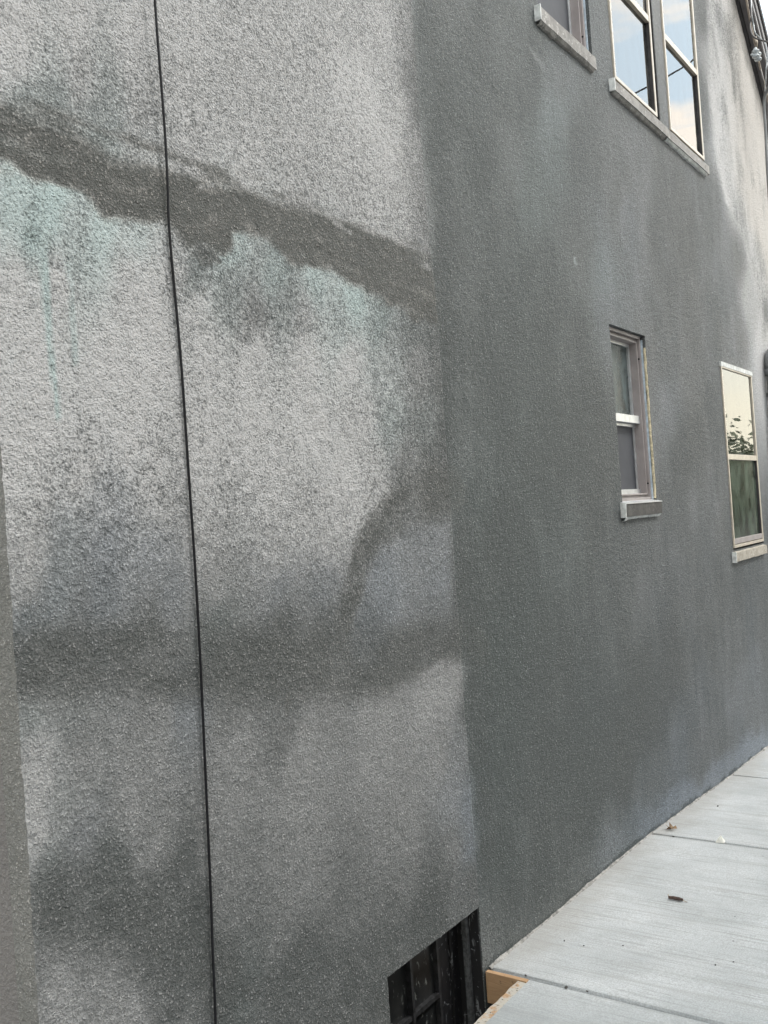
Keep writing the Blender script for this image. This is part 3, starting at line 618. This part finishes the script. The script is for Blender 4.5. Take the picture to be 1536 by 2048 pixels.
# ------------------------------------------------------------------ ground
WY = .150          # depth of the window well in front of the wall
WX = 2.690         # well's right end
J = [WX+.012, 4.245, 5.60, 7.05, 8.5, 10.0, 11.5, 13.0, 14.5, 16, 17.5, 19, 20.5, 22, 23.5, 25]
def pz(x): return float(np.interp(x, [0, 2.7, 4.25, 5.6, 6.5, 9, 14, 60], [.012, .012, -.026, -.11, -.15, -.23, -.3, -.3]))
def walk():
    xs = set(); gx = {}
    for q in J:
        for dx, dz in ((-.017, 0), (-.012, -.002), (-.007, -.014), (0, -.019), (.007, -.014), (.012, -.002), (.017, 0)): gx[round(q+dx, 4)] = dz
    for x in np.arange(-6, 60, .12 if True else 1):
        if all(abs(x-q) > .025 for q in gx): gx[round(float(x), 4)] = 0
    gx[round(WX-.017, 4)] = gx.get(round(WX-.017, 4), 0)
    X = sorted(gx); Ys = [-.0, -WY, -.3, -.5, -.8, -1.1, -1.45, -1.9]
    m = MB()
    for x in X:
        for k, y in enumerate(Ys):
            m.v.append((x, y if k != 0 else -.001 + .006*mn.noise(Vector((x*5, 0, 0))), pz(x)+gx[x] + (.002*mn.noise(Vector((x*2, y*3, 0))))))
    n = len(Ys)
    for i in range(len(X)-1):
        for k in range(n-1):
            if k == 0 and X[i] < WX-.006: continue
            m.f.append((i*n+k, i*n+k+1, (i+1)*n+k+1, (i+1)*n+k))
    # slab edge down inside the well and along the outer side
    for i in range(len(X)-1):
        for k, cond in ((1, X[i] < WX-.006), (n-1, True)):
            if cond:
                a, b_ = i*n+k, (i+1)*n+k; c = len(m.v)
                m.v += [(X[i], Ys[k], pz(X[i])-.11), (X[i+1], Ys[k], pz(X[i+1])-.11)]; m.f.append((a, b_, c+1, c))
    o = m.build('sidewalk', M['concrete'], None, smooth=False)
    ja = o.data.attributes.new('joint', 'FLOAT', 'POINT')
    for i, v in enumerate(o.data.vertices): ja.data[i].value = 1.0 if (i < n*len(X) and gx[X[i//n]] < -.005) else 0.0; tag(o, kind='structure'); return o
walk()
# soil sheet with a hole for the well
g = MB(); R_ = 400
def gr(x0, x1, y0, y1, z=-.42): g.add([(x0, y0, z), (x1, y0, z), (x1, y1, z), (x0, y1, z)], [(0, 1, 2, 3)])
gr(-R_, R_, -R_, -WY-.04); gr(-R_, 1.9, -WY-.04, 0.2); gr(WX+.02, R_, -WY-.04, .2); gr(-R_, X0+.01, .2, R_); gr(X1-.01, R_, .2, R_); gr(X0+.01, X1-.01, 7.9, R_)
tag(g.build('ground', M['soil']), kind='structure')
g = MB(); g.box(1.86, WX+.04, -WY-.06, .2, -1.25, -1.2)
g.box(1.86, WX+.06, -WY-.075, -WY-.045, -1.2, -.105); g.box(WX+.045, WX+.075, -WY-.045, -.02, -1.2, -.16)
tag(g.build('window_well', M['soil']), kind='structure')

# form boards left in the walk round the well
bd = MB(); bd.box(WX-.024, WX-.006, -WY+.0, -.003, -.085, .016); o = bd.build('form_board', M['wood'], None, bevel=.0015)
tag(o, 'short clean orange pine board across the end of the window well', 'board', 'form boards round the window well')
bd = MB(); n = 60
for k in range(n+1):
    x = 1.7 + (WX-.026-1.7)*k/n; jx = .0018*mn.noise(Vector((x*22, 3, 0)))
    bd.v += [(x, -WY-.0005, -.09), (x, -WY-.0005, .012+jx*.5), (x, -WY+.029+jx*1.6, .013+jx), (x, -WY+.029+jx, -.09)]
for k in range(n):
    for e in range(4): bd.f.append((k*4+e, (k+1)*4+e, (k+1)*4+(e+1) % 4, k*4+(e+1) % 4))
bd.f += [(3, 2, 1, 0), (n*4, n*4+1, n*4+2, n*4+3)]
o = bd.build('form_board', M['wood_dirty'])
tag(o, 'long cement splashed board along the walk edge of the window well', 'board', 'form boards round the window well')

# crumbly mortar fillet at the foot of the wall
m = MB(); X = np.arange(WX+.01, 9.5, .02)
for x in X:
    q = .005 + .014*abs(mn.noise(Vector((x*7, 1, 0)))) + .006*abs(mn.noise(Vector((x*30, 5, 0)))); z = pz(x)
    m.v += [(x, -q, z-.003), (x, -q*.6, z+q*.30), (x, .004, z+q*.6+.003)]
for k in range(len(X)-1):
    for e in range(2): m.f.append((k*3+e, (k+1)*3+e, (k+1)*3+e+1, k*3+e+1))
o = m.build('mortar_fillet', simple('pale_mortar', (.27, .26, .245), .9, 0, .45, 45, .003), house, smooth=True)

# ------------------------------------------------------------------ cable hanging on the wall
pts = [(298-8, -150), (298, 0), (305, 90), (312, 180), (319, 280), (325, 385), (325.5, 430), (329, 490), (337, 570), (345, 660), (353, 760), (361, 870), (368, 980), (376, 1100), (384, 1220), (390, 1340), (396, 1480), (402, 1600), (406, 1700), (410, 1800), (414, 1900), (418, 2000), (420, 2100), (421, 2200)]
P = []
for i, (a, b_) in enumerate(pts):
    P.append((W(a, b_)[0], -.0185, W(a, b_)[1]))
P = [Vector(p) + Vector((.0006*math.sin(i*2.1), 0, 0)) for i, p in enumerate(P)]
cb = MB().tube(catmull(P, 6), .0031, 10); o = cb.build('cable', M['black'], None, smooth=True)
tag(o, 'thin black cable hanging straight down the pale stucco', 'cable')

# ------------------------------------------------------------------ grey pipe by the far window
px_ = 7.16
pp = empty('waste_pipe', (px_, -.05, 0), 'grey upright pipe with rounded elbow at the far end of the wall', 'pipe')
ptz = 2.50; r_ = .045
arc = [(.30, 0, ptz+.0)] + [(.10+.0, 0, ptz)] + [(.09-.09*math.sin(a)+.0, 0, ptz-.09+.09*math.cos(a)) for a in [k*math.pi/2/8 for k in range(9)]]
MB().tube(arc + [(0, 0, ptz-.12)], r_*1.12, 18).build('elbow', M['pipe'], pp, smooth=True)
MB().tube([(0, 0, ptz-.121), (0, 0, -.6)], r_, 18).build('downpipe', M['pipe'], pp, smooth=True)
MB().tube([(0, 0, ptz-.12), (0, 0, ptz-.165)], r_*1.2, 18).build('collar', M['pipe'], pp, smooth=True)
for zz in (ptz-.30, ptz-1.3): MB().tube([(0, 0, zz-.012), (0, 0, zz+.012)], r_*1.16, 16).build('bracket', M['pipe'], pp)

# ------------------------------------------------------------------ cables on the rake
def PW(px, py, y): x, z = W(px, py, y); return Vector((x, y, z))
def wire(points, r, m, label):
    o = MB().tube(catmull([PW(*p) for p in points], 8), r, 7).build('utility_cable', M[m], None, smooth=True)
    return tag(o, label, 'cable', 'service cables along the roof edge')
wire([(1497, -30, -.12), (1501, 10, -.13), (1503, 32, -.16), (1500, 48, -.15), (1503, 66, -.17), (1511, 76, -.2), (1536, 84, -.3), (1600, 96, -.6)], .006, 'cable_dark', 'looping cable that leaves the roof edge towards the sky at right')
wire([(1502, -30, -.12), (1503, 20, -.14), (1507, 48, -.14), (1511, 66, -.16), (1524, 80, -.18), (1532, 92, -.2), (1534, 120, -.2), (1532, 140, -.19), (1531, 165, -.15), (1529, 185, -.13)], .004, 'porcelain', 'thin pale wire looping just below the brass splice')
wire([(1490, -20, -.118), (1499, 35, -.118), (1504, 60, -.12), (1510, 85, -.125), (1514, 105, -.12), (1519, 130, -.118), (1530, 175, -.118), (1541, 220, -.118)], .007, 'copper', 'tan bare cable following the middle of the roof edge')
wire([(1545, 160, -.2), (1535, 178, -.16), (1529, 195, -.13), (1528, 215, -.12), (1531, 260, -.12), (1534, 330, -.12), (1540, 420, -.12)], .010, 'pipe', 'thick grey cable dropping past the end of the roof edge')
wire([(1521, 140, -.12), (1526, 160, -.14), (1527, 180, -.13), (1532, 200, -.13), (1536, 260, -.13), (1541, 330, -.13)], .006, 'cable_dark', 'dark cable crossing behind the thick grey one')
p = PW(1511.5, 84, -.135)
o = MB().tube([p+Vector((0, 0, .035)), p, p+Vector((.01, 0, -.04))], [.008, .014, .008], 8).build('wire_splice', M['copper'], None, smooth=True); tag(o, 'small brass splice where the cables meet above the insulator', 'connector')
ins = empty('insulator', PW(1507, 110, -.12), 'grey porcelain insulator on the roof edge below the splice', 'insulator')
for dx in (-.035, .045):
    prof = [(.012, -.05), (.034, -.045), (.036, -.03), (.02, -.02), (.02, -.005), (.036, .005), (.036, .02), (.02, .03), (.012, .05)]
    MB().tube([(dx*.7, -.02, z*.7) for r, z in prof], [r*.7 for r, z in prof], 14).build('knob', M['porcelain'], ins, smooth=True)
MB().tube([(-.06, -.0, -.02), (.06, -.02, .0)], .008, 8).build('clamp', M['porcelain'], ins, smooth=True)

# ------------------------------------------------------------------ litter
def leaf_bits():
    x, y = G(1352, 1797); z = pz(x)
    t = empty('twig', (x, y, z), 'short dark brown twig lying on the near concrete slab', 'twig')
    MB().tube([(-.001, .028, .008), (.001, .01, .0085), (.0, -.012, .0085), (.0, -.026, .007)], [.0055, .0068, .0068, .005], 8).build('stem', simple('twig_brown', (.075, .045, .035), .7, 0, .5, 80, .001), t, smooth=True)
    MB().tube([(.0, -.024, .008), (-.004, -.036, .004), (-.003, -.044, .003)], .0012, 5).build('husk', simple('twig_pale', (.35, .28, .2), .7), t)
    MB().tube([(.0, .026, .009), (.005, .031, .016)], .0022, 5).build('husk', simple('twig_pale2', (.4, .34, .27), .7), t)
    x, y = G(1440, 1673); z = pz(x)
    m = MB().add([(-.015, .018, 0), (.010, .017, .002), (.018, -.017, .001), (-.011, -.019, 0), (.004, -.003, .028), (-.004, .006, .02)], [(0, 1, 5), (1, 4, 5), (1, 2, 4), (2, 3, 4), (3, 5, 4), (3, 0, 5), (0, 3, 2, 1)])
    o = m.build('paper_scrap', simple('white_paper', (.75, .74, .68), .7, 0, .12, 50), None, loc=(x, y, z+.002)); tag(o, 'crumpled white paper scrap on the joint between two slabs', 'litter')
    x, y = G(1333, 1650); x += .03; z = pz(x)
    m = MB()
    for k in range(5):
        a = k*1.25; rr = .028
        m.add([(0, 0, .003), (rr*math.cos(a), rr*math.sin(a), .006+.012*(k % 2)), (rr*.9*math.cos(a+.6), rr*.9*math.sin(a+.6), .028-.003*k), (rr*.4*math.cos(a+1), rr*.4*math.sin(a+1), .009)], [(0, 1, 2, 3)])
    o = m.build('dry_leaf', simple('dry_leaf', (.22, .14, .075), .7, 0, .5, 60), None, loc=(x, y-.01, z+.002)); tag(o, 'curled brown dry leaf at the foot of the wall by a slab joint', 'leaf')
leaf_bits()
pm = simple('dark_grit', (.06, .055, .05), .8, 0, .4, 90)
first = None
for i, (a, b_, s, lb) in enumerate(((1133, 1985, .010, 'dark pebble just past the first slab joint near the boards'), (1175, 1992, .006, 'tiny dark crumb sitting beside the nearest slab joint groove'), (1168, 1895, .0045, 'dark crumb in the middle of the near slab left of the twig'), (1129, 1885, .005, 'dark crumb on the near slab closest to the wall'),
        (1246, 1894, .004, 'tiny dark speck on the near slab below the twig'), (1431, 1933, .005, 'dark speck near the lower right of the near slab'), (1346, 1663, .008, 'dark crumb lying in the second slab joint'), (1434, 1588, .008, 'dark crumb on the farther slab'), (1052, 1960, .007, 'small dark crumb at the corner of the pine boards'), (1467, 1926, .004, 'rightmost dark speck on the near slab'))):
    x, y = G(a, b_); z = pz(x)
    if first is None:
        m = MB()
        for k in range(4):
            for q in range(7):
                th = math.pi*(k+.5)/4; ph = 2*math.pi*q/7
                m.v.append((math.sin(th)*math.cos(ph)*(1+.3*math.sin(q*3+k)), math.sin(th)*math.sin(ph), math.cos(th)*.6*(1+.2*math.cos(q*2))))
        for k in range(3):
            for q in range(7): m.f.append((k*7+q, (k+1)*7+q, (k+1)*7+(q+1) % 7, k*7+(q+1) % 7))
        m.f += [tuple(range(7)), tuple(range(21, 28))[::-1]]
        o = first = m.build('pebble', pm, None, smooth=True)
    else: o = first.copy(); S.collection.objects.link(o)
    o.location = (x, y, z+s*.4); o.scale = (s*.7, s*.55, s*.6); o.rotation_euler = (0, 0, i*1.3); tag(o, lb, 'pebble', 'dark crumbs on the walk')

# ------------------------------------------------------------------ across the passage: what the panes mirror and what shades the wall
def tree(x, y, h, rad, n, seed, label, low=.35, leaf=.055):
    rs = np.random.RandomState(seed); z0 = -.42
    t = empty('tree', (x, y, z0), label, 'tree', 'trees across the passage')
    tr = MB(); tr.tube([(0, 0, 0), (.05, .02, h*.3), (-.04, .05, h*.6), (.02, 0, h*.85)], [.11, .09, .06, .02], 10)
    tips = []
    for k in range(16):
        a = k*2.4; zb = h*(low+.045*k*(1-low)); ln = rad*(.55+.5*rs.rand()); p0 = Vector((0, .02, zb*.8)); p1 = p0+Vector((math.cos(a)*ln*.5, math.sin(a)*ln*.5, ln*.35)); p2 = p0+Vector((math.cos(a)*ln, math.sin(a)*ln, ln*.5))
        tr.tube([p0, p1, p2], [.04, .025, .008], 6); tips += [p1*.5+p2*.5, p2, p1]
    tr.build('trunk', M['bark'], t, smooth=True)
    cen = np.array([tips[rs.randint(len(tips))] for _ in range(n)]) + rs.normal(0, 1, (n, 3))*np.array([.34, .34, .26])*rad*.55
    d1 = rs.normal(0, 1, (n, 3)); d1 /= np.linalg.norm(d1, axis=1)[:, None]; d2 = np.cross(d1, rs.normal(0, 1, (n, 3))); d2 /= np.linalg.norm(d2, axis=1)[:, None]
    sz = leaf*(.6+.8*rs.rand(n, 1))
    cen[:, 2] = np.maximum(cen[:, 2], .15)
    v = np.stack([cen-d1*sz, cen+d2*sz*.4, cen+d1*sz, cen-d2*sz*.4], 1).reshape(-1, 3)
    me = bpy.data.meshes.new('crown'); me.from_pydata(v.tolist(), [], np.arange(4*n).reshape(-1, 4).tolist()); me.materials.append(M['leaf'])
    o = bpy.data.objects.new('crown', me); S.collection.objects.link(o); o.parent = t
tree(17.5, -5.0, 2.9, 1.4, 12000, 1, 'low bushy tree across the passage, nearest to the walk', .2)
tree(22.5, -5.6, 3.6, 1.7, 9000, 2, 'taller sparse tree across the passage', .2)
tree(27.5, -7.5, 3.6, 2.4, 16000, 3, 'farthest broad tree across the passage', .2, .075)
tree(13.6, -4.6, 2.6, 1.3, 12000, 4, 'small rounded tree beside the neighbouring house', .15)
tree(33, -9, 3.4, 2.8, 9000, 5, 'broad tree at the end of the passage', .15, .14)

nb = empty('neighbour_house', (0, -6, 0), 'beige sided house across the passage behind the viewer', 'house')
m = MB(); m.box(-14, 8.5, -13, -4.2, 1.5, 8.3); 
m = MB(); bx0, bx1, by0, by1 = -12, 9.0, -7.0, 1.6
m.box(bx0, bx1, by0, by1, -.45, 5.6); m.build('wall', M['siding'], nb)
m = MB()
for k in range(30): m.box(bx0-.01, bx1+.01, by1+.001, by1+.014, -.3+k*.195, -.3+k*.195+.02)
m.build('siding_laps', M['siding'], nb)
m = MB(); m.add([(bx0-.4, by0-.4, 5.61), (bx1+.4, by0-.4, 5.61), (bx1+.4, by1+.4, 5.61), (bx0-.4, by1+.4, 5.61), (bx0-.4, (by0+by1)/2, 8.0), (bx1+.4, (by0+by1)/2, 8.0)], [(0, 3, 2, 1), (3, 5, 4), (3, 2, 5), (1, 0, 4, 5), (0, 3, 4), (2, 1, 5)])
m.build('roof', M['roof'], nb)
for x in (-8, -3.5, 1, 5.2):
    f = MB(); ring(f, x, x+1, 1.2, 2.6, .06, by1+.015, by1+.05); wn = f.build('window', M['whitepaint'], nb)
    MB().box(x+.06, x+.94, by1+.016, by1+.02, 1.26, 2.54).build('pane', M['dirty_pane'], wn)
